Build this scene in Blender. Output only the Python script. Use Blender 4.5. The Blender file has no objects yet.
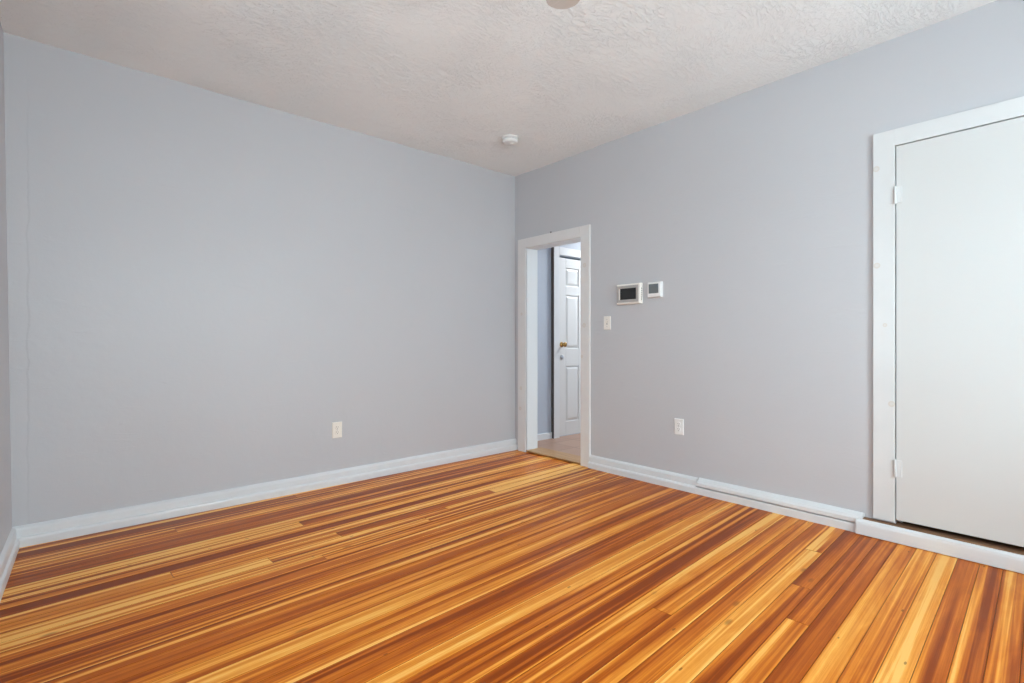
import bpy, bmesh, math, random
from mathutils import Vector, Matrix, noise
random.seed(7)
S = bpy.context.scene
COL = S.collection

# ------------------------------------------------------------------ camera
cam_d = bpy.data.cameras.new('camera')
cam_d.sensor_width = 36.0
cam_d.lens = 513.0 / 1024.0 * 36.0
cam_d.clip_start = 0.02
cam = bpy.data.objects.new('camera', cam_d)
COL.objects.link(cam)
cam.location = (-3.41, -3.86, 1.08)
cam.rotation_euler = (math.radians(90), 0, -math.atan2(.657, .753))
S.camera = cam

# ------------------------------------------------------------------ world, exposure
S.view_settings.view_transform = 'Standard'
S.view_settings.look = 'None'
S.view_settings.gamma = 1.0
S.view_settings.use_curve_mapping = False
S.view_settings.exposure = 0.07
W = bpy.data.worlds.new('world'); S.world = W
W.use_nodes = True
bg = W.node_tree.nodes['Background']
bg.inputs[0].default_value = (0.86, 0.93, 1.0, 1)
bg.inputs[1].default_value = 2.0
S.cycles.max_bounces = 12
S.cycles.diffuse_bounces = 8
S.cycles.sample_clamp_indirect = 6.0

H = 2.736            # ceiling height
def zf(x): return 0.0083 * x          # the old floor sinks towards the left wall

def area(name, loc, rot, sx, sy, power, color=(1, 1, 1), portal=False):
    d = bpy.data.lights.new(name, 'AREA'); d.shape = 'RECTANGLE'; d.size = sx; d.size_y = sy
    d.energy = power; d.color = color
    d.cycles.is_portal = portal
    o = bpy.data.objects.new(name, d); COL.objects.link(o)
    o.location = loc; o.rotation_euler = rot
    return o
# daylight arriving at the two windows (left wall beside the camera, wall behind the camera)
SKY = (0.775, 0.915, 0.985)
def daylight(opening, inward, w, power, tilt=32, out=.50, up=.50):
    # lamp outside the opening
    i = Vector(inward); p = Vector(opening) - i * out + Vector((0, 0, up))
    o = area('window_daylight', p, (0, 0, 0), w * 1.5, 1.9, power, SKY)  # also makes the added upward lamps that brighten the ceiling
    d = (i * math.cos(math.radians(tilt)) - Vector((0, 0, math.sin(math.radians(tilt))))).normalized()
    o.rotation_euler = d.to_track_quat('-Z', 'Y').to_euler()
daylight((-3.78, -2.30, 1.55), (1, 0, 0), 1.4, 75)
daylight((-2.85, -4.92, 1.55), (0, 1, 0), 1.4, 262)
daylight((-1.25, -4.92, 1.55), (0, 1, 0), 1.4, 255)
# added upward lamps that brighten the ceiling, in place of ground bounce
daylight((-3.78, -2.30, 1.55), (1, 0, 0), 1.4, 55, -38, .5, -.6)
daylight((-2.85, -4.92, 1.55), (0, 1, 0), 1.4, 118, -38, .5, -.6)
daylight((-1.25, -4.92, 1.55), (0, 1, 0), 1.4, 128, -38, .5, -.6)

# ------------------------------------------------------------------ material helpers
def new_mat(name):
    m = bpy.data.materials.new(name); m.use_nodes = True
    nt = m.node_tree
    b = nt.nodes['Principled BSDF']
    return m, nt, b
def N(nt, t, **kw):
    n = nt.nodes.new(t)
    for k, v in kw.items(): setattr(n, k, v)
    return n
def mixc(nt, fac, a, b, mode='MIX'):
    n = N(nt, 'ShaderNodeMix', data_type='RGBA', blend_type=mode)
    for i, v in ((0, fac), (6, a), (7, b)):
        if hasattr(v, 'is_linked') or isinstance(v, bpy.types.NodeSocket): nt.links.new(v, n.inputs[i])
        else: n.inputs[i].default_value = v if i == 0 else (*v, 1) if len(v) == 3 else v
    return n.outputs[2]
def mth(nt, op, a, b=0.0, c=None):
    n = N(nt, 'ShaderNodeMath', operation=op)
    for i, v in enumerate((a, b) if c is None else (a, b, c)):
        if isinstance(v, bpy.types.NodeSocket): nt.links.new(v, n.inputs[i])
        else: n.inputs[i].default_value = v
    return n.outputs[0]
def ramp(nt, fac, stops):
    n = N(nt, 'ShaderNodeValToRGB')
    nt.links.new(fac, n.inputs[0])
    el = n.color_ramp.elements
    while len(el) < len(stops): el.new(0.5)
    for e, (p, c) in zip(el, stops):
        e.position = p
        e.color = (*c, 1) if len(c) == 3 else c
    return n
def noise_tex(nt, vec, scale, detail=3, rough=0.5, dist=0.0):
    n = N(nt, 'ShaderNodeTexNoise'); n.inputs['Scale'].default_value = scale
    n.inputs['Detail'].default_value = detail; n.inputs['Roughness'].default_value = rough
    n.inputs['Distortion'].default_value = dist
    nt.links.new(vec, n.inputs['Vector'])
    return n.outputs[0]
def bump(nt, b, h, strength, dist=0.01, prev=None):
    n = N(nt, 'ShaderNodeBump'); n.inputs['Strength'].default_value = strength
    n.inputs['Distance'].default_value = dist
    nt.links.new(h, n.inputs['Height'])
    if prev is not None: nt.links.new(prev, n.inputs['Normal'])
    nt.links.new(n.outputs[0], b.inputs['Normal'])
    return n.outputs[0]

def paint(name, col, rough=0.45, spec=0.5, waves=0.25, fine=0.15, blotch=0.03):
    m, nt, b = new_mat(name)
    pos = N(nt, 'ShaderNodeNewGeometry').outputs['Position']
    n1 = noise_tex(nt, pos, 1.7, 4)
    c = mixc(nt, n1, tuple(x * (1 - blotch) for x in col), tuple(min(1, x * (1 + blotch)) for x in col))
    nt.links.new(c, b.inputs['Base Color'])
    b.inputs['Roughness'].default_value = rough
    b.inputs['Specular IOR Level'].default_value = spec
    p = bump(nt, b, noise_tex(nt, pos, 5.0, 3), waves, 0.02)
    bump(nt, b, noise_tex(nt, pos, 160.0, 2), fine, 0.002, p)
    return m
def plain(name, col, rough=0.4, metal=0.0, spec=0.5):
    m, nt, b = new_mat(name)
    pos = N(nt, 'ShaderNodeNewGeometry').outputs['Position']
    n1 = noise_tex(nt, pos, 30.0, 3)
    c = mixc(nt, n1, tuple(x * .96 for x in col), tuple(min(1, x * 1.04) for x in col))
    nt.links.new(c, b.inputs['Base Color'])
    b.inputs['Roughness'].default_value = rough
    b.inputs['Metallic'].default_value = metal
    b.inputs['Specular IOR Level'].default_value = spec
    return m

def wall_paint(name, col, ridge=None):
    """satin grey paint over old plaster: soft waves, roller stipple, a few patched spots"""
    m, nt, b = new_mat(name)
    pos = N(nt, 'ShaderNodeNewGeometry').outputs['Position']
    n1 = noise_tex(nt, pos, 1.1, 4, 0.55)
    c = mixc(nt, n1, tuple(x * .965 for x in col), tuple(x * 1.035 for x in col))
    spots = noise_tex(nt, pos, 7.0, 2, 0.4)
    sf = ramp(nt, spots, [(0.70, (0, 0, 0)), (0.78, (1, 1, 1))])
    c = mixc(nt, mth(nt, 'MULTIPLY', sf.outputs[0], .25), c, tuple(x * .93 for x in col))
    nt.links.new(c, b.inputs['Base Color'])
    r = mth(nt, 'MULTIPLY_ADD', n1, .14, .35)
    nt.links.new(r, b.inputs['Roughness'])
    b.inputs['Specular IOR Level'].default_value = 0.45
    p = bump(nt, b, noise_tex(nt, pos, 1.6, 2), 0.35, 0.03)
    p = bump(nt, b, noise_tex(nt, pos, 9.0, 4, .6), 0.22, 0.008, p)
    # trowel marks, short near-horizontal ridges
    mp = N(nt, 'ShaderNodeMapping'); mp.inputs['Scale'].default_value = (2.2, 2.2, 9)
    mp.inputs['Rotation'].default_value = (.25, .25, 0)
    nt.links.new(pos, mp.inputs[0])
    t = noise_tex(nt, mp.outputs[0], 1.6, 5, .6, .6)
    tr = ramp(nt, t, [(0.60, (0, 0, 0)), (0.68, (1, 1, 1))])
    p = bump(nt, b, tr.outputs[0], 0.10, 0.006, p)
    if ridge is not None:
        sp = N(nt, 'ShaderNodeSeparateXYZ'); nt.links.new(pos, sp.inputs[0])
        wob = mth(nt, 'MULTIPLY', mth(nt, 'SUBTRACT', noise_tex(nt, pos, 7.0, 3), .5), .035)
        dx = mth(nt, 'SUBTRACT', mth(nt, 'ADD', sp.outputs[0], wob), ridge)
        st = N(nt, 'ShaderNodeMapRange', interpolation_type='SMOOTHSTEP')
        st.inputs[1].default_value = -.006; st.inputs[2].default_value = .006
        nt.links.new(dx, st.inputs[0])
        p = bump(nt, b, st.outputs[0], 0.22, 0.004, p)
    bump(nt, b, noise_tex(nt, pos, 190.0, 2), 0.10, 0.0015, p)
    return m

def trim_paint(name, col, knots=()):
    """brush painted wood, tannin stained knots bleeding through at given spots (object-fixed places)"""
    m, nt, b = new_mat(name)
    pos = N(nt, 'ShaderNodeNewGeometry').outputs['Position']
    n1 = noise_tex(nt, pos, 6, 4)
    c = mixc(nt, n1, tuple(x * .95 for x in col), tuple(min(1, x * 1.03) for x in col))
    for (kx, ky, kz, r) in knots:
        d = N(nt, 'ShaderNodeVectorMath', operation='DISTANCE')
        nt.links.new(pos, d.inputs[0]); d.inputs[1].default_value = (kx, ky, kz)
        rr = ramp(nt, mth(nt, 'DIVIDE', d.outputs['Value'], r), [(0.0, (.3, .3, .3)), (.45, (.45, .45, .45)), (0.7, (.9, .9, .9)), (1.0, (0, 0, 0))])
        c = mixc(nt, mth(nt, 'MULTIPLY', rr.outputs[0], .45), c, (.56, .42, .27))
    nt.links.new(c, b.inputs['Base Color'])
    b.inputs['Roughness'].default_value = 0.33
    p = bump(nt, b, noise_tex(nt, pos, 14.0, 4), 0.25, 0.006)
    mp = N(nt, 'ShaderNodeMapping'); mp.inputs['Scale'].default_value = (60, 60, 6)
    nt.links.new(pos, mp.inputs[0])
    bump(nt, b, noise_tex(nt, mp.outputs[0], 3, 2), 0.08, 0.002, p)
    return m

def ceiling_mat():
    m, nt, b = new_mat('textured_ceiling_plaster')
    pos = N(nt, 'ShaderNodeNewGeometry').outputs['Position']
    n0 = noise_tex(nt, pos, 1.2, 3)
    c = mixc(nt, n0, (.87, .89, .89), (.905, .925, .925))
    nt.links.new(c, b.inputs['Base Color'])
    b.inputs['Roughness'].default_value = 0.62
    b.inputs['Specular IOR Level'].default_value = 0.3
    # short brushed ridges in loose clusters
    warp = N(nt, 'ShaderNodeTexNoise'); warp.inputs['Scale'].default_value = 1.3; warp.inputs['Detail'].default_value = 1
    nt.links.new(pos, warp.inputs['Vector'])
    wv = N(nt, 'ShaderNodeVectorMath', operation='MULTIPLY_ADD')
    nt.links.new(warp.outputs['Color'], wv.inputs[0]); wv.inputs[1].default_value = (.35, .35, 0); nt.links.new(pos, wv.inputs[2])
    mp = N(nt, 'ShaderNodeMapping'); mp.inputs['Rotation'].default_value = (0, 0, .5); mp.inputs['Scale'].default_value = (21, 62, 1)
    nt.links.new(wv.outputs[0], mp.inputs[0])
    rg = noise_tex(nt, mp.outputs[0], 1.0, 4, .6, .9)
    rr = ramp(nt, rg, [(.47, (0, 0, 0)), (.62, (1, 1, 1))])
    mask = ramp(nt, noise_tex(nt, pos, 3.1, 3), [(0.36, (.30, .30, .30)), (0.64, (1, 1, 1))])
    p = bump(nt, b, mth(nt, 'MULTIPLY', rr.outputs[0], mask.outputs[0]), 0.74, 0.0070)
    p = bump(nt, b, noise_tex(nt, pos, 5.0, 3), 0.22, 0.012, p)
    bump(nt, b, noise_tex(nt, pos, 75.0, 3, .6), 0.35, 0.003, p)
    return m

def board_mat():
    m, nt, b = new_mat('varnished_fir_boards')
    uv = N(nt, 'ShaderNodeUVMap'); uv.uv_map = 'boards'
    at = N(nt, 'ShaderNodeAttribute'); at.attribute_name = 'tone'
    sep = N(nt, 'ShaderNodeSeparateColor'); nt.links.new(at.outputs['Color'], sep.inputs[0])
    tone, bal, rnd = sep.outputs[0], sep.outputs[1], sep.outputs[2]
    su = N(nt, 'ShaderNodeSeparateXYZ'); nt.links.new(uv.outputs[0], su.inputs[0])
    u, v = su.outputs[0], su.outputs[1]
    def vec(ku, kv, kz=37.0):
        c = N(nt, 'ShaderNodeCombineXYZ')
        nt.links.new(mth(nt, 'MULTIPLY', u, ku), c.inputs[0])
        nt.links.new(mth(nt, 'MULTIPLY', v, kv), c.inputs[1])
        nt.links.new(mth(nt, 'MULTIPLY', rnd, kz), c.inputs[2])
        return c.outputs[0]
    # heartwood / sapwood streaks wandering along each board, with fairly sharp edges
    def streak(ku, kv, dist, lo, hi):
        n = noise_tex(nt, vec(ku, kv), 1.0, 2, .45, dist)
        q = N(nt, 'ShaderNodeMapRange', interpolation_type='SMOOTHSTEP')
        q.inputs[1].default_value = lo; q.inputs[2].default_value = hi
        nt.links.new(n, q.inputs[0])
        return mth(nt, 'SUBTRACT', q.outputs[0], .5)
    b1 = streak(.22, 15, .35, .44, .54)
    b2 = streak(.38, 34, .30, .42, .58)
    t = mth(nt, 'ADD', tone, mth(nt, 'MULTIPLY', mth(nt, 'MULTIPLY', b1, bal), .58))
    t = mth(nt, 'ADD', t, mth(nt, 'MULTIPLY', mth(nt, 'MULTIPLY', b2, bal), .52))
    # growth rings: long thin lines
    ring = noise_tex(nt, vec(.7, 170), 1.0, 4, .65, .2)
    t = mth(nt, 'ADD', t, mth(nt, 'MULTIPLY', mth(nt, 'SUBTRACT', ring, .5), .62))
    fine = noise_tex(nt, vec(7, 600), 1.0, 2, .5)
    t = mth(nt, 'ADD', t, mth(nt, 'MULTIPLY', mth(nt, 'SUBTRACT', fine, .5), .20))
    blot = noise_tex(nt, vec(3.0, 16), 1.0, 4, .6, 1.2)
    t = mth(nt, 'ADD', t, mth(nt, 'MULTIPLY', mth(nt, 'SUBTRACT', blot, .5), .38))
    rp = ramp(nt, t, [(0.0, (.24, .040, .002)), (0.22, (.36, .072, .004)), (0.45, (.53, .128, .009)),
                      (0.66, (.70, .228, .022)), (0.86, (.85, .355, .056)), (1.0, (.92, .49, .125))])
    c = rp.outputs[0]
    # knots
    vo = N(nt, 'ShaderNodeTexVoronoi'); vo.inputs['Scale'].default_value = 1.0
    nt.links.new(vec(4.2, 11), vo.inputs['Vector'])
    kd = ramp(nt, vo.outputs['Distance'], [(0.0, (1, 1, 1)), (0.07, (.8, .8, .8)), (0.15, (0, 0, 0))])
    sel = N(nt, 'ShaderNodeSeparateColor'); nt.links.new(vo.outputs['Color'], sel.inputs[0])
    ks = mth(nt, 'GREATER_THAN', sel.outputs[0], .87)
    c = mixc(nt, mth(nt, 'MULTIPLY', mth(nt, 'MULTIPLY', kd.outputs[0], ks), .62), c, (.20, .05, .008))
    # small dark pits and nail marks
    v2 = N(nt, 'ShaderNodeTexVoronoi'); v2.inputs['Scale'].default_value = 1.0
    nt.links.new(vec(8, 24), v2.inputs['Vector'])
    s2 = N(nt, 'ShaderNodeSeparateColor'); nt.links.new(v2.outputs['Color'], s2.inputs[0])
    pit = mth(nt, 'MULTIPLY', mth(nt, 'LESS_THAN', v2.outputs['Distance'], .095), mth(nt, 'GREATER_THAN', s2.outputs[1], .8))
    c = mixc(nt, mth(nt, 'MULTIPLY', pit, .6), c, (.07, .02, .008))
    nt.links.new(c, b.inputs['Base Color'])
    r = mth(nt, 'MULTIPLY_ADD', noise_tex(nt, N(nt, 'ShaderNodeNewGeometry').outputs['Position'], 3.5, 4), .14, .25)
    nt.links.new(r, b.inputs['Roughness'])
    b.inputs['Specular IOR Level'].default_value = 0.13
    bump(nt, b, ring, 0.10, 0.002)
    return m

def tile_mat():
    m, nt, b = new_mat('terracotta_tile')
    pos = N(nt, 'ShaderNodeNewGeometry').outputs['Position']
    br = N(nt, 'ShaderNodeTexBrick'); br.offset = 0.0
    mp = N(nt, 'ShaderNodeMapping'); mp.inputs['Location'].default_value = (.11, .06, 0)
    nt.links.new(pos, mp.inputs[0]); nt.links.new(mp.outputs[0], br.inputs['Vector'])
    br.inputs['Scale'].default_value = 1.0
    br.inputs['Brick Width'].default_value = .30; br.inputs['Row Height'].default_value = .30
    br.inputs['Mortar Size'].default_value = .005
    br.inputs['Color1'].default_value = (.34, .20, .14, 1); br.inputs['Color2'].default_value = (.40, .25, .18, 1)
    br.inputs['Mortar'].default_value = (.20, .13, .10, 1)
    c = mixc(nt, mth(nt, 'MULTIPLY', noise_tex(nt, pos, 9, 4), .4), br.outputs[0], (.46, .33, .26))
    nt.links.new(c, b.inputs['Base Color'])
    b.inputs['Roughness'].default_value = .4
    return m

def raw_wood(name, a, bb, rough=.45):
    m, nt, b = new_mat(name)
    pos = N(nt, 'ShaderNodeNewGeometry').outputs['Position']
    mp = N(nt, 'ShaderNodeMapping'); mp.inputs['Scale'].default_value = (60, 3, 60)
    nt.links.new(pos, mp.inputs[0])
    rp = ramp(nt, noise_tex(nt, mp.outputs[0], 1.5, 4, .6), [(.3, a), (.7, bb)])
    nt.links.new(rp.outputs[0], b.inputs['Base Color'])
    b.inputs['Roughness'].default_value = rough
    return m

def glass_mat():
    m = bpy.data.materials.new('window_glass'); m.use_nodes = True
    nt = m.node_tree; nt.nodes.clear()
    out = N(nt, 'ShaderNodeOutputMaterial'); mx = N(nt, 'ShaderNodeMixShader')
    tr = N(nt, 'ShaderNodeBsdfTransparent'); gl = N(nt, 'ShaderNodeBsdfGlossy')
    gl.inputs['Roughness'].default_value = 0.02
    tr.inputs[0].default_value = (.93, .95, .95, 1)
    mx.inputs[0].default_value = .06
    nt.links.new(tr.outputs[0], mx.inputs[1]); nt.links.new(gl.outputs[0], mx.inputs[2]); nt.links.new(mx.outputs[0], out.inputs[0])
    return m

M = {}
WALL = (.534, .536, .556)
M['wall'] = wall_paint('grey_wall_paint', WALL)
M['wall_back'] = wall_paint('grey_patched_wall_paint', WALL, -3.56)
M['hall'] = paint('pale_blue_hall_paint', (.50, .56, .64), .5)
M['ceil'] = ceiling_mat()
M['floor'] = board_mat()
M['sub'] = plain('dark_subfloor', (.05, .014, .004), .9)
M['base'] = trim_paint('white_baseboard_paint', (.71, .72, .73))
M['case1'] = trim_paint('white_doorway_casing_paint', (.73, .71, .70),
     [(-.02, -.93, 1.74, .022), (-.02, -.925, 1.22, .022), (-.02, -.90, .95, .015), (-.02, -.11, .62, .02), (-.02, -.10, .42, .02), (-.02, -.12, 1.35, .016)])
M['case2'] = trim_paint('white_closet_casing_paint', (.69, .70, .70),
     [(-.02, -3.045, 2.035, .018), (-.02, -3.048, 1.50, .018), (-.02, -3.085, 1.17, .012), (-.02, -3.115, .74, .018)])
M['door'] = paint('white_closet_door_paint', (.64, .645, .635), .38, .5, .12, .12, .015)
M['halldoor'] = paint('white_hall_door_paint', (.74, .76, .75), .4, .5, .05, .05, .015)
M['halltrim'] = paint('white_hall_trim_paint', (.76, .79, .80), .4, .5, .1, .05, .02)
M['sill'] = raw_wood('bare_brown_sill_wood', (.13, .06, .03), (.30, .16, .085), .55)
M['thresh'] = raw_wood('tan_threshold_wood', (.34, .18, .07), (.52, .31, .14), .4)
M['tile'] = tile_mat()
M['glass'] = glass_mat()
M['plastic'] = plain('white_plastic', (.80, .80, .79), .35)
M['ivory'] = plain('ivory_plastic', (.86, .80, .72), .35)
M['cream'] = plain('cream_plastic', (.86, .82, .76), .35)
M['silver'] = plain('silver_grey_plastic', (.40, .385, .375), .4)
M['black'] = plain('black_screen_glass', (.010, .010, .010), .12)
M['lcd'] = plain('grey_lcd', (.135, .155, .165), .3)
M['slot'] = plain('dark_slot', (.06, .05, .045), .6)
M['brass'] = plain('aged_brass', (.46, .28, .10), .25, 1.0)
M['steel'] = plain('brushed_steel', (.5, .5, .5), .3, 1.0)
M['blade'] = raw_wood('pale_beige_fan_blade', (.50, .45, .41), (.57, .52, .48), .5)
M['fanmetal'] = plain('white_fan_metal', (.75, .74, .72), .35)
M['added_lampglass'] = plain('added_hall_lamp_frosted_glass', (.85, .83, .8), .4)
M['gapshadow'] = plain('dark_gap_shadow', (.085, .075, .07), .7)  # shade of the gap beside the hall casing, put into the colour
M['dark'] = plain('unlit_closet_paint', (.30, .28, .26), .8)

# ------------------------------------------------------------------ geometry helpers
def link(name, bm, mat, parent=None, smooth=False, bevel=0.0, seg=2):
    me = bpy.data.meshes.new(name)
    bmesh.ops.recalc_face_normals(bm, faces=bm.faces)
    bm.to_mesh(me); bm.free()
    me.materials.append(mat)
    if smooth:
        for p in me.polygons: p.use_smooth = True
    o = bpy.data.objects.new(name, me); COL.objects.link(o)
    if parent is not None: o.parent = parent
    if bevel:
        bv = o.modifiers.new('bevel', 'BEVEL'); bv.width = bevel; bv.segments = seg
        bv.limit_method = 'ANGLE'; bv.angle_limit = math.radians(40)
    return o
def struct(o): o['kind'] = 'structure'; return o
def box(bm, x0, x1, y0, y1, z0, z1):
    vs = [bm.verts.new((x, y, z)) for z in (z0, z1) for x, y in ((x0, y0), (x1, y0), (x1, y1), (x0, y1))]
    for f in ((0, 3, 2, 1), (4, 5, 6, 7), (0, 1, 5, 4), (1, 2, 6, 5), (2, 3, 7, 6), (3, 0, 4, 7)):
        bm.faces.new([vs[i] for i in f])
    return vs
def boxes(*bs):
    bm = bmesh.new()
    for b in bs: box(bm, *b)
    return bm
def holed_wall(name, us, vs, holes, fn, t_fn, mat, parent=None):
    """slab with rectangular holes; fn(u,v) the inner face point, t_fn(u,v) the outer one"""
    U = sorted(set(us + [h[0] for h in holes] + [h[1] for h in holes]))
    V = sorted(set(vs + [h[2] for h in holes] + [h[3] for h in holes]))
    bm = bmesh.new()
    A = {(i, j): bm.verts.new(fn(u, v)) for i, u in enumerate(U) for j, v in enumerate(V)}
    B = {(i, j): bm.verts.new(t_fn(u, v)) for i, u in enumerate(U) for j, v in enumerate(V)}
    def solid(i, j):
        if not (0 <= i < len(U) - 1 and 0 <= j < len(V) - 1): return False
        cu = (U[i] + U[i + 1]) / 2; cv = (V[j] + V[j + 1]) / 2
        return not any(h[0] < cu < h[1] and h[2] < cv < h[3] for h in holes)
    for i in range(len(U) - 1):
        for j in range(len(V) - 1):
            if not solid(i, j): continue
            for D in (A, B): bm.faces.new([D[i, j], D[i + 1, j], D[i + 1, j + 1], D[i, j + 1]])
            for (a, b, s) in (((i, j), (i + 1, j), solid(i, j - 1)), ((i, j + 1), (i + 1, j + 1), solid(i, j + 1)),
                              ((i, j), (i, j + 1), solid(i - 1, j)), ((i + 1, j), (i + 1, j + 1), solid(i + 1, j))):
                if not s: bm.faces.new([A[a], A[b], B[b], B[a]])
    bmesh.ops.delete(bm, geom=[v for v in bm.verts if not v.link_faces], context='VERTS')
    return struct(link(name, bm, mat, parent))
def sweep(name, pts, prof, mat, jitter=0.0012, step=.14, kind=True):
    """profile (offset into room, height) swept along a straight run; pts = start, end, inward direction"""
    a, b, inn = Vector(pts[0]), Vector(pts[1]), Vector(pts[2])
    n = max(2, int((b - a).length / step))
    bm = bmesh.new(); rows = []
    for k in range(n + 1):
        p = a.lerp(b, k / n)
        row = []
        for q, (d, h) in enumerate(prof):
            j = noise.noise(Vector((p.x * 3.1 + q * 7.7, p.y * 3.1, q * 1.3))) * jitter * 2
            hz = h + (j if h > .01 else 0)
            row.append(bm.verts.new(p + inn * (d + (j * .6 if d > .004 else 0)) + Vector((0, 0, hz))))
        rows.append(row)
    m = len(prof)
    for k in range(n):
        for q in range(m):
            r = (q + 1) % m
            bm.faces.new([rows[k][q], rows[k + 1][q], rows[k + 1][r], rows[k][r]])
    bm.faces.new(rows[0]); bm.faces.new(rows[-1])
    o = link(name, bm, mat)
    return struct(o) if kind else o
def lathe(bm, prof, seg=40, axis='Z', c=(0, 0, 0)):
    rings = []
    for (r, z) in prof:
        ring = []
        for k in range(seg):
            a = 2 * math.pi * k / seg
            p = (r * math.cos(a), r * math.sin(a), z)
            if axis == 'X': p = (-p[2], p[0], p[1])
            if axis == 'Y': p = (p[0], -p[2], p[1])
            ring.append(bm.verts.new((p[0] + c[0], p[1] + c[1], p[2] + c[2])))
        rings.append(ring)
    for a, b in zip(rings, rings[1:]):
        for k in range(seg):
            bm.faces.new([a[k], a[(k + 1) % seg], b[(k + 1) % seg], b[k]])
    bm.faces.new(rings[0]); bm.faces.new(rings[-1])
    return bm
def thing(name, label, cat, loc, group=None):
    o = bpy.data.objects.new(name, None); COL.objects.link(o); o.location = loc
    o['label'] = label; o['category'] = cat
    if group: o['group'] = group
    o.empty_display_size = .05
    return o

# ------------------------------------------------------------------ floor: individual strips in one mesh
YF = -4.85                      # wall behind the camera
BW = 0.0815
ANG = math.radians(2.8)        # strips are laid slightly out of square
def make_floor():
    bm = bmesh.new()
    uvl = bm.loops.layers.uv.new('boards')
    cl = bm.loops.layers.float_color.new('tone')
    ca, sa = math.cos(ANG), math.sin(ANG)
    tones = TONES
    rows = 74
    yoff = 0.4424
    rnd = random.Random(21)
    for r in range(rows):
        v1 = yoff - r * BW; v0 = v1 - BW
        base = tones[r % len(tones)]
        cuts = JOINTS.get(r)
        if cuts is None: cuts = [rnd.uniform(-3.2, -.3)] if rnd.random() < .16 else []
        ends = [-4.3] + sorted(cuts) + [.4]
        for k in range(len(ends) - 1):
            x, x2 = ends[k], ends[k + 1]
            xa, xb = max(x, -4.05), min(x2, .4)
            if xb > xa + .02:
                g = .0009
                t = min(.80, max(.22, base + (rnd.choice((-.14, .14)) if k and len(ends) > 2 else rnd.uniform(-.04, .04))))
                colr = (t, rnd.uniform(.75, 1.25) if r < 24 else rnd.uniform(.4, 1.05), rnd.random(), 1)
                uo = rnd.random() * 50; vo = rnd.random() * 3
                zz = rnd.uniform(-.0003, .0003)
                P = [(xa + g, v0 + g), (xb - g, v0 + g), (xb - g, v1 - g), (xa + g, v1 - g)]
                top = []; bot = []
                for (px, py) in P:
                    wx = px * ca - py * sa; wy = px * sa + py * ca
                    top.append(bm.verts.new((wx, wy, zf(wx) + zz)))
                    bot.append(bm.verts.new((wx, wy, zf(wx) - .012)))
                f = bm.faces.new(top)
                for lp, (px, py) in zip(f.loops, P):
                    lp[uvl].uv = (px + uo, py - v0 + vo); lp[cl] = colr
                for k in range(4):
                    f = bm.faces.new([top[(k + 1) % 4], top[k], bot[k], bot[(k + 1) % 4]])
                    for lp in f.loops: lp[uvl].uv = (uo, vo); lp[cl] = (.02, 0, 0, 1)
    me = bpy.data.meshes.new('floor'); bm.to_mesh(me); bm.free()
    me.materials.append(M['floor'])
    o = bpy.data.objects.new('floor', me); COL.objects.link(o); struct(o)
    bm = bmesh.new()
    vs = box(bm, -4.2, .12, YF - .2, .2, -.10, -.010)
    for v in vs: v.co.z += zf(v.co.x)
    struct(link('floor_underlay', bm, M['sub'], o))
TONES = [.5, .45, .55, .5, .45, .5, .55, .48, .40, .32, .34, .60, .50, .46, .32, .62, .58, .60, .50, .36,
         .42, .44, .68, .34, .42, .38, .50, .66, .34, .62, .44, .40, .68, .46, .44, .36, .66, .35, .62, .36,
         .68, .33, .62, .33, .56, .62, .72, .36, .38, .56, .48, .44, .6, .36, .5, .64, .4, .5, .35, .6, .45, .5, .4, .6]
JOINTS = {5: [-2.18], 15: [-3.07], 16: [-2.28, -1.11], 17: [-2.68, -1.57], 18: [-1.78], 19: [-2.47], 20: [-.30], 23: [-.55],
          40: [-.63], 41: [-1.09], 42: [-1.41], 46: [], 47: [], 45: [], 44: [], 48: [], 43: []}
make_floor()

# ------------------------------------------------------------------ walls
TOP = H + .06
holed_wall('wall_back', [-3.98, 0.0], [-.12, TOP], [], lambda u, v: (u, 0, v), lambda u, v: (u, .13, v), M['wall_back'])
# right wall with the doorway and the closet opening
DW = (-.884, -.174, 1.99)
CL = (-3.89, -3.13, 2.142)
holed_wall('wall_right', [YF - .15, .13], [-.12, TOP], [(DW[0]-.024, DW[1]+.024, -.12, DW[2]+.025), (CL[0]-.012, CL[1]+.012, .0, CL[2]+.018)],
           lambda u, v: (0, u, v), lambda u, v: (.14, u, v), M['wall'])
def lx(y, z): return -3.622 + .032 * y - .0125 * z
WL = (-2.85, -1.75, .90, 2.20)      # window in the left wall
holed_wall('wall_left', [YF - .15, .13], [-.12, TOP], [WL], lambda u, v: (lx(u, v), u, v), lambda u, v: (lx(u, v) - .15, u, v), M['wall'])
WF = [(-3.35, -2.35, .90, 2.20), (-1.75, -.75, .90, 2.20)]       # windows behind the camera
holed_wall('wall_front', [-4.1, .14], [-.12, TOP], WF, lambda u, v: (u, YF, v), lambda u, v: (u, YF - .14, v), M['wall'])
# ceiling: slightly uneven lath and plaster
bm = bmesh.new()
nx, ny = 44, 54
g = [[None] * (ny + 1) for _ in range(nx + 1)]
for i in range(nx + 1):
    for j in range(ny + 1):
        x = -4.05 + i * (4.2 / nx); y = -5.05 + j * (5.2 / ny)
        z = H + .010 * noise.noise(Vector((x * 1.1, y * 1.1, 3))) + .004 * noise.noise(Vector((x * 4, y * 4, 8)))
        g[i][j] = bm.verts.new((x, y, z))
for i in range(nx):
    for j in range(ny):
        bm.faces.new([g[i][j], g[i][j + 1], g[i + 1][j + 1], g[i + 1][j]])
ret = bmesh.ops.extrude_face_region(bm, geom=bm.faces[:])
for v in [e for e in ret['geom'] if isinstance(e, bmesh.types.BMVert)]: v.co.z = H + .12
struct(link('ceiling', bm, M['ceil'], smooth=False))

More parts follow.
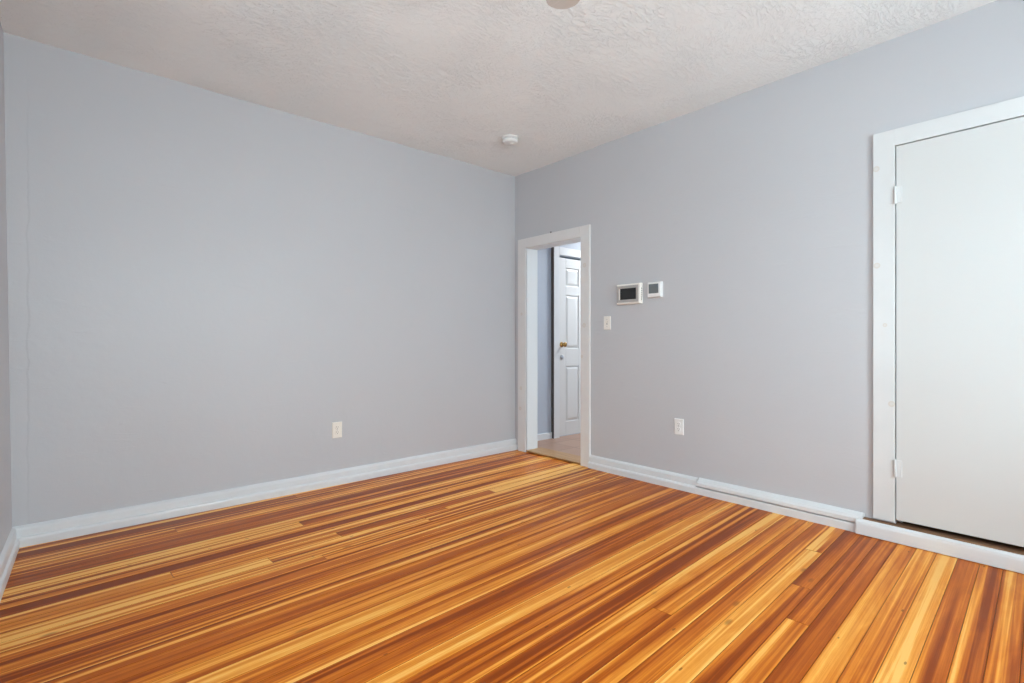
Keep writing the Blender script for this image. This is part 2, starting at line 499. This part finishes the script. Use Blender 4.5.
# ------------------------------------------------------------------ baseboards
PB = [(0, -.03), (.040, -.03), (.040, .038), (.036, .047), (.024, .052), (.022, .090), (.017, .099), (0, .108)]
sweep('baseboard_back', ((-3.66, 0, zf(-3.62)), (0.0, 0, 0), (0, -1, 0)), PB, M['base'])
a = (lx(YF, 0), YF, zf(-3.7)); b_ = (lx(0, 0), 0, zf(-3.62))
sweep('baseboard_left', (a, b_, (1, 0, 0)), [(d * .8, h) for d, h in PB], M['base'])
sweep('baseboard_right', ((0, -1.975, 0), (0, -.982, 0), (-1, 0, 0)), PB, M['base'])
# the second run beside the closet: a thicker cap board sits over the shoe with an open joint
PL = [(0, -.03), (.038, -.03), (.038, .044), (.034, .048), (0, .048)]
PU = [(0, .053), (.034, .053), (.040, .058), (.040, .080), (.030, .096), (.012, .108), (0, .112)]
o = sweep('baseboard_right_closet_end', ((0, -2.955, 0), (0, -1.975, 0), (-1, 0, 0)), PL, M['base'])
o2 = sweep('cap_board', ((0, -2.985, 0), (0, -1.985, 0), (-1, 0, 0)), PU, M['base'], .002, .09, False)
o2.parent = o
sweep('baseboard_front', ((-3.74, YF, -.03), (0, YF, 0), (0, 1, 0)), PB, M['base'])
o = sweep('baseboard_right_window_end', ((0, YF, 0), (0, -4.02, 0), (-1, 0, 0)), PB, M['base'])

# ------------------------------------------------------------------ doorway casing, jamb and threshold
bm = boxes((-.022, 0, -.174, -.064, -.004, 2.085), (-.022, 0, -.984, -.884, -.004, 2.085))
o = struct(link('trim_1', bm, M['case1'], bevel=.003))
hd = link('head_casing', boxes((-.0225, 0, -.8839, -.1741, 1.992, 2.085)), M['case1'], o, bevel=.003)
link('jamb', boxes((-.010, .145, -.174, -.150, -.01, 2.015), (-.010, .145, -.908, -.884, -.01, 2.015),
                   (-.010, .145, -.884, -.174, 1.990, 2.015)), M['halltrim'], o, bevel=.002)
bm = bmesh.new(); lathe(bm, [(.004, -.002), (.004, .006), (.008, .0065), (.008, .012)], 10, 'Z', (-.015, -.516, 2.085))
link('nail', bm, M['slot'], o)
bm = boxes((-.014, .195, -.884, -.174, .0075, .019), (.004, .190, -.884, -.174, -.012, .0075))
struct(link('trim_2', bm, M['thresh'], bevel=.004))

# ------------------------------------------------------------------ closet casing, sill and door
bm = boxes((-.020, 0, -3.130, -3.030, .100, 2.231), (-.020, 0, -3.99, -3.89, .100, 2.231))
o = struct(link('trim_3', bm, M['case2'], bevel=.0012))
link('head_casing', boxes((-.0202, 0, -3.8901, -3.1299, 2.142, 2.231)), M['case2'], o, bevel=.0008)
link('jamb', boxes((-.002, .14, -3.129, -3.118, .09, 2.16), (-.002, .14, -3.902, -3.891, .09, 2.16), (-.002, .14, -3.89, -3.13, 2.1425, 2.16),
     (.045, .060, -3.150, -3.129, .09, 2.142)), M['case2'], o)
# raised step in front of the closet: painted riser with rounded nose, worn bare wood on top
def sill_run(prof, y0, y1, name, mat, parent=None, jit=.0015):
    s = sweep(name, ((0, y0, 0), (0, y1, 0), (-1, 0, 0)), prof, mat, jit, .06, False)
    if parent: s.parent = parent
    return s
s = struct(sill_run([(0, -.02), (.062, .004), (.062, .062), (.058, .074), (.048, .082), (.040, .083), (0, .083)], -4.05, -2.958, 'trim_4', M['base']))
sill_run([(-.15, .070), (.038, .070), (.038, .0865), (.030, .0885), (-.15, .0890)], -4.04, -2.970, 'sill_top', M['sill'], s, .0008)
# door
DY0, DY1, DZ0, DZ1 = -3.886, -3.1345, .114, 2.137
bm = boxes((-.016, .020, DY0, DY1, DZ0, DZ1))
d = struct(link('door_1', bm, M['door'], bevel=.002))
for z in (.394, 1.872):
    bm = bmesh.new()
    lathe(bm, [(.003, -.049), (.0062, -.046), (.0062, .046), (.003, .049)], 16, 'Z', (-.026, -3.132, z))
    box(bm, -.0225, -.0155, -3.160, -3.131, z - .044, z + .044)
    box(bm, -.0235, -.0195, -3.131, -3.124, z - .044, z + .044)
    for k in (-1, 0, 1):
        lathe(bm, [(.0064, k * .0155 - .0006), (.0069, k * .0155), (.0064, k * .0155 + .0006)], 16, 'Z', (-.026, -3.132, z))
    link('hinge', bm, M['case2'], d)
bm = bmesh.new()
lathe(bm, [(.028, 0), (.028, .004), (.010, .010), (.010, .032), (.024, .040), (.029, .052), (.024, .064), (.006, .068)], 28, 'X', (-.016, -3.83, 1.0))
link('door_knob', bm, M['brass'], d, smooth=True)
# closet shell
bm = boxes((.14, .75, -4.0, -3.95, -.02, 2.4), (.14, .75, -3.05, -3.0, -.02, 2.4), (.72, .77, -4.0, -3.0, -.02, 2.4), (.14, .77, -4.0, -3.0, 2.35, 2.4), (.14, .77, -4.0, -3.0, -.02, .06))
struct(link('wall_closet', bm, M['dark']))

# ------------------------------------------------------------------ hallway beyond the doorway
HY = .150
struct(link('floor_hall', boxes((.208, 2.8, -2.2, HY, -.06, .006), (.14, .208, -2.2, -.884, -.06, .006), (.14, .208, -.174, HY, -.06, .006)), M['tile']))
bm = boxes((.14, .80, HY, HY + .1, -.05, 2.6), (1.56, 2.8, HY, HY + .1, -.05, 2.6), (.80, 1.56, HY, HY + .1, 2.045, 2.6), (.80, 1.56, HY + .09, HY + .1, -.05, 2.05))
struct(link('wall_hall_back', bm, M['hall']))
struct(link('wall_hall_right', boxes((2.8, 2.9, -2.3, HY + .1, -.05, 2.6)), M['hall']))
struct(link('wall_hall_front', boxes((.14, 2.9, -2.3, -2.2, -.05, 2.6)), M['hall']))
struct(link('ceiling_hall', boxes((.14, 2.9, -2.3, HY + .1, 2.55, 2.65)), M['ceil']))
bh = boxes((.14, .6665, HY - .014, HY, -.01, .074))
struct(link('baseboard_hall', bh, M['halltrim'], bevel=.004))
bm = boxes((.675, .762, HY - .038, HY, .0, 2.14), (1.598, 1.685, HY - .038, HY, .0, 2.14))
o = struct(link('trim_5', bm, M['halltrim'], bevel=.003))
link('head_casing', boxes((.7621, 1.5979, HY - .038, HY, 2.052, 2.14)), M['halltrim'], o, bevel=.003)
link('gap_shadow_strip', boxes((.667, .6748, HY - .036, HY - .0005, .0, 2.139)), M['gapshadow'], o)  # dark strip added for the gap shadow along the casing side
# six panel door
dr = struct(link('door_2', boxes((.7685, 1.5955, HY - .008, HY + .03, .016, 2.026)), M['halldoor']))
dr.data.materials[0] = M['halldoor']
# stiles and rails stand proud, raised fields inside
XS = [(.7685, .885), (1.105, 1.255), (1.475, 1.5955)]
ZR = [(.016, .170), (.800, 1.000), (1.608, 1.712), (1.918, 2.026)]
bm = bmesh.new()
for x0, x1 in XS: box(bm, x0, x1, HY - .019, HY - .008, .016, 2.026)
for z0, z1 in ZR:
    for x0, x1 in ((.885, 1.105), (1.255, 1.475)): box(bm, x0, x1, HY - .019, HY - .008, z0, z1)
link('stiles_and_rails', bm, M['halldoor'], dr, bevel=.003)
for x0, x1 in ((.885, 1.105), (1.255, 1.475)):
    for (a0, a1), (b0, b1) in zip(ZR, ZR[1:]):
        bm = bmesh.new()
        def rect(i, y): return [bm.verts.new(p) for p in ((x0 + i, y, a1 + i), (x1 - i, y, a1 + i), (x1 - i, y, b0 - i), (x0 + i, y, b0 - i))]
        r0, r1, r2 = rect(.010, HY - .0075), rect(.014, HY - .011), rect(.034, HY - .0175)
        for A, B in ((r0, r1), (r1, r2)):
            for k in range(4): bm.faces.new([A[k], A[(k + 1) % 4], B[(k + 1) % 4], B[k]])
        bm.faces.new(r2); bm.faces.new(r0)
        link('raised_panel', bm, M['halldoor'], dr)
bm = bmesh.new()
lathe(bm, [(.030, 0), (.030, .004), (.011, .010), (.011, .030), (.022, .036), (.028, .050), (.024, .062), (.006, .067)], 28, 'Y', (.815, HY - .019, 1.045))
link('door_knob', bm, M['brass'], dr, smooth=True)
bm = bmesh.new()
lathe(bm, [(.026, 0), (.026, .006), (.020, .010), (.006, .012)], 24, 'Y', (.815, HY - .019, .905))
link('deadbolt', bm, M['steel'], dr, smooth=True)
# unseen hallway ceiling lamp, added to light the hall
L = thing('added_hall_lamp', 'unseen round frosted flush lamp added on the hallway ceiling to light the hall', 'lamp', (1.95, -.50, 2.55))
bm = bmesh.new(); lathe(bm, [(.15, 0), (.155, -.02), (.15, -.035)], 40); link('base', bm, M['fanmetal'], L, True)
bm = bmesh.new(); lathe(bm, [(.14, -.035), (.13, -.06), (.09, -.085), (.01, -.095)], 40); link('added_lamp_shade', bm, M['added_lampglass'], L, True)
hl = area('added_hall_light', (1.95, -.50, 2.44), (0, 0, 0), .5, .5, 48, (.95, .98, 1.0))

# ------------------------------------------------------------------ windows (both outside the picture)
def window(name, place, w, h, t):
    """local x along wall, y outward, z up; origin at lower left of opening"""
    e = bpy.data.objects.new(name, None); COL.objects.link(e); struct(e)
    e.matrix_world = place
    f = boxes((0, .04, .02, t, 0, h), (w - .04, w, .02, t, 0, h), (.04, w - .04, .02, t, h - .04, h), (.04, w - .04, .02, t, 0, .04))
    link('window_frame', f, M['base'], e, bevel=.003)
    cs = boxes((-.09, 0, -.02, 0, -.09, h + .09), (w, w + .09, -.02, 0, -.09, h + .09), (0, w, -.02, 0, h, h + .09), (0, w, -.02, 0, -.09, 0))
    link('casing', cs, M['base'], e, bevel=.003)
    link('window_sill', boxes((-.10, w + .10, -.05, .018, -.012, .012)), M['base'], e, bevel=.004)
    for (z0, z1, y) in ((.04, h / 2 + .02, .05), (h / 2 - .02, h - .04, .085)):
        s = link('sash', boxes((.04, .085, y, y + .03, z0, z1), (w - .085, w - .04, y, y + .03, z0, z1), (.085, w - .085, y, y + .03, z0, z0 + .04), (.085, w - .085, y, y + .03, z1 - .04, z1)), M['base'], e)
        link('pane', boxes((.085, w - .085, y + .013, y + .017, z0 + .04, z1 - .04)), M['glass'], s)
    return e
ang = math.atan(.0255)
window('window_1', Matrix.Translation((lx(WL[1], WL[2]), WL[0] if False else WL[0], WL[2])) @ Matrix.Rotation(math.radians(90), 4, 'Z'), 1.10, 1.30, .14)
for k, w_ in enumerate(WF):
    window('window_%d' % (k + 2), Matrix.Translation((w_[1], YF, w_[2])) @ Matrix.Rotation(math.radians(180), 4, 'Z'), 1.00, 1.30, .13)

# ------------------------------------------------------------------ wall devices
def rrect_prism(bm, w, h, d0, d1, inset=0.0):
    """plate in the local XZ plane, front towards -Y"""
    a = [(-w / 2, -h / 2), (w / 2, -h / 2), (w / 2, h / 2), (-w / 2, h / 2)]
    b = [(-w / 2 + inset, -h / 2 + inset), (w / 2 - inset, -h / 2 + inset), (w / 2 - inset, h / 2 - inset), (-w / 2 + inset, h / 2 - inset)]
    A = [bm.verts.new((x, -d0, z)) for x, z in a]; B = [bm.verts.new((x, -d1, z)) for x, z in b]
    bm.faces.new(A); bm.faces.new(B)
    for k in range(4): bm.faces.new([A[k], A[(k + 1) % 4], B[(k + 1) % 4], B[k]])
    return bm
RZ_RIGHT = math.radians(-90)        # front faces -X
def outlet(label, loc, rz, mat, w, h, decora=False):
    t = thing('wall_outlet', label, 'outlet', loc, None); t.rotation_euler[2] = rz
    bm = bmesh.new(); rrect_prism(bm, w, h, 0, .003); rrect_prism(bm, w, h, .003, .0065, .004)
    link('cover_plate', bm, mat, t, bevel=.001)
    for s in (-1, 1):
        bm = bmesh.new()
        zc = s * .0195
        lathe(bm, [(.0168, .0055), (.0168, .0085), (.0155, .0095)], 28, 'Y', (0, 0, zc))
        r = link('receptacle', bm, mat, t)
        sl = bmesh.new()
        for dx, hh in ((-.0063, .008), (.0063, .0065)): box(sl, dx - .0011, dx + .0011, -.0101, -.0085, zc + .001, zc + .001 + hh)
        lathe(sl, [(.0024, .0085), (.0024, .0101)], 12, 'Y', (0, 0, zc - .0075))
        link('slots', sl, M['slot'], r)
    bm = bmesh.new(); lathe(bm, [(.0035, .006), (.0035, .0075), (.002, .008)], 14, 'Y'); link('screw', bm, M['silver'], t)
    return t
outlet('cream duplex power outlet low on the back wall', (-1.83, -.0005, .400), 0, M['ivory'], .078, .122)
outlet('white duplex power outlet low on the right wall, between doorway and closet door', (-.0005, -1.824, .453), RZ_RIGHT, M['plastic'], .076, .118)

t = thing('light_switch', 'cream toggle light switch on the right wall beside the doorway', 'light switch', (-.0005, -1.162, 1.234)); t.rotation_euler[2] = RZ_RIGHT
bm = bmesh.new(); rrect_prism(bm, .072, .112, 0, .003); rrect_prism(bm, .072, .112, .003, .0065, .004)
link('cover_plate', bm, M['cream'], t, bevel=.001)
bm = boxes((-.006, .006, -.0075, -.0055, -.013, .013)); link('toggle_slot', bm, M['silver'], t)
bm = bmesh.new()
vs = box(bm, -.004, .004, -.020, -.006, -.004, .006)
for v in vs:
    if v.co.y < -.01: v.co.z += .009
link('toggle', bm, M['cream'], t, bevel=.001)
for z in (-.030, .030):
    bm = bmesh.new(); lathe(bm, [(.0035, .006), (.0035, .0078), (.002, .0082)], 14, 'Y', (0, 0, z)); link('screw', bm, M['silver'], t)

t = thing('alarm_keypad', 'silver framed wall keypad with a black screen, left of the smaller thermostat', 'keypad', (-.0005, -1.394, 1.458)); t.rotation_euler[2] = RZ_RIGHT
w, h = .230, .162
bm = bmesh.new(); rrect_prism(bm, w, h, 0, .026); rrect_prism(bm, w, h, .026, .034, .007)
link('housing', bm, M['cream'], t, bevel=.0015)
bm = bmesh.new()
FX = -.006
def frame(bm, x0, x1, z0, z1, bw, y0, y1):
    box(bm, x0, x0 + bw, y0, y1, z0, z1); box(bm, x1 - bw, x1, y0, y1, z0, z1)
    box(bm, x0 + bw, x1 - bw, y0, y1, z1 - bw, z1); box(bm, x0 + bw, x1 - bw, y0, y1, z0, z0 + bw)
frame(bm, -.109, .099, -.066, .067, .022, -.0375, -.033)
link('bezel', bm, M['silver'], t, bevel=.002)
bm = bmesh.new(); frame(bm, -.0830, .0830, -.0535, .0535, .0065, -.0370, -.033)
link('inner_bezel', bm, M['cream'], t, bevel=.001)
link('screen', boxes((-.0765, .0765, -.0355, -.033, -.047, .047)), M['black'], t)
bm = bmesh.new()
for k in range(6): box(bm, .1145, .1158, -.022, -.012, -.050 + k * .017, -.044 + k * .017)
link('side_vents', bm, M['slot'], t)

t = thing('thermostat', 'small white square thermostat with a grey display, right of the black screen keypad', 'thermostat', (-.0005, -1.628, 1.475)); t.rotation_euler[2] = RZ_RIGHT
w, h = .122, .118
bm = bmesh.new(); rrect_prism(bm, w, h, 0, .020); rrect_prism(bm, w, h, .020, .029, .006)
link('housing', bm, M['plastic'], t, bevel=.002)
bm = bmesh.new(); rrect_prism(bm, .086, .072, .029, .0305, .002)
for v in bm.verts: v.co.x -= .004; v.co.z += .008
link('display', bm, M['lcd'], t)
bm = boxes((-.020, -.006, -.0305, -.0285, -.042, -.036), (.002, .016, -.0305, -.0285, -.042, -.036))
link('buttons', bm, M['plastic'], t, bevel=.0008)

t = thing('smoke_detector', 'round white smoke detector on the textured ceiling near the far corner', 'smoke detector', (-.684, -.714, H))
bm = bmesh.new(); lathe(bm, [(.066, .005), (.068, -.004), (.068, -.012), (.063, -.016)], 48); link('mounting_base', bm, M['plastic'], t, True)
bm = bmesh.new(); lathe(bm, [(.050, -.0155), (.050, -.024)], 48); link('vent_ring', bm, M['silver'], t)
bm = bmesh.new()
for k in range(24):
    a = 2 * math.pi * k / 24
    box(bm, .0525 * math.cos(a) - .0025, .0525 * math.cos(a) + .0025, .0525 * math.sin(a) - .0025, .0525 * math.sin(a) + .0025, -.0235, -.016)
link('vent_fins', bm, M['plastic'], t)
bm = bmesh.new(); lathe(bm, [(.060, -.0235), (.063, -.028), (.062, -.038), (.054, -.046), (.040, -.049), (.005, -.050)], 48); link('cover', bm, M['plastic'], t, True)
bm = bmesh.new(); lathe(bm, [(.016, -.048), (.016, -.053), (.012, -.055)], 24, 'Z', (.012, -.008, 0)); link('test_button', bm, M['plastic'], t, True)

# ------------------------------------------------------------------ ceiling fan, one blade tip reaches into the picture at the top edge
fz = 2.445
f2 = Vector((.657, .753)); r2 = Vector((.753, -.657))
tip = Vector((-1.866, -2.41))
R = .62
dirv = (f2 + .10 * r2).normalized()
c = tip - dirv * R
t = thing('ceiling_fan', 'ceiling fan with a beige rounded blade tip showing at the top edge of the photo', 'ceiling fan', (c.x, c.y, H))
a0 = math.atan2(dirv.y, dirv.x)
bm = bmesh.new(); lathe(bm, [(.065, .004), (.065, -.02), (.045, -.055), (.018, -.065)], 36); link('canopy', bm, M['fanmetal'], t, True)
bm = bmesh.new(); lathe(bm, [(.012, -.06), (.012, -.20)], 20); link('downrod', bm, M['fanmetal'], t, True)
bm = bmesh.new(); lathe(bm, [(.03, -.19), (.085, -.205), (.105, -.235), (.105, -.275), (.08, -.305), (.04, -.315)], 40); link('motor_housing', bm, M['fanmetal'], t, True)
for k in range(5):
    a = a0 + k * 2 * math.pi / 5
    rot = Matrix.Rotation(a, 4, 'Z')
    bm = bmesh.new()
    vs = box(bm, .09, .22, -.018, .018, -.297, -.291)
    bmesh.ops.transform(bm, matrix=rot, verts=bm.verts)
    link('blade_bracket', bm, M['fanmetal'], t)
    bm = bmesh.new()
    out = [(.17, -.052), (.17, .052)]
    for q in range(13):
        th = math.pi / 2 - math.pi * q / 12
        out.append((R - .062 + .062 * math.cos(th), .068 * math.sin(th)))
    lo = [bm.verts.new((x, y, -.2905)) for x, y in out]; hi = [bm.verts.new((x, y, -.2845)) for x, y in out]
    bm.faces.new(lo); bm.faces.new(hi)
    for i in range(len(out)): bm.faces.new([lo[i], lo[(i + 1) % len(out)], hi[(i + 1) % len(out)], hi[i]])
    bmesh.ops.transform(bm, matrix=rot, verts=bm.verts)
    link('blade', bm, M['blade'], t)
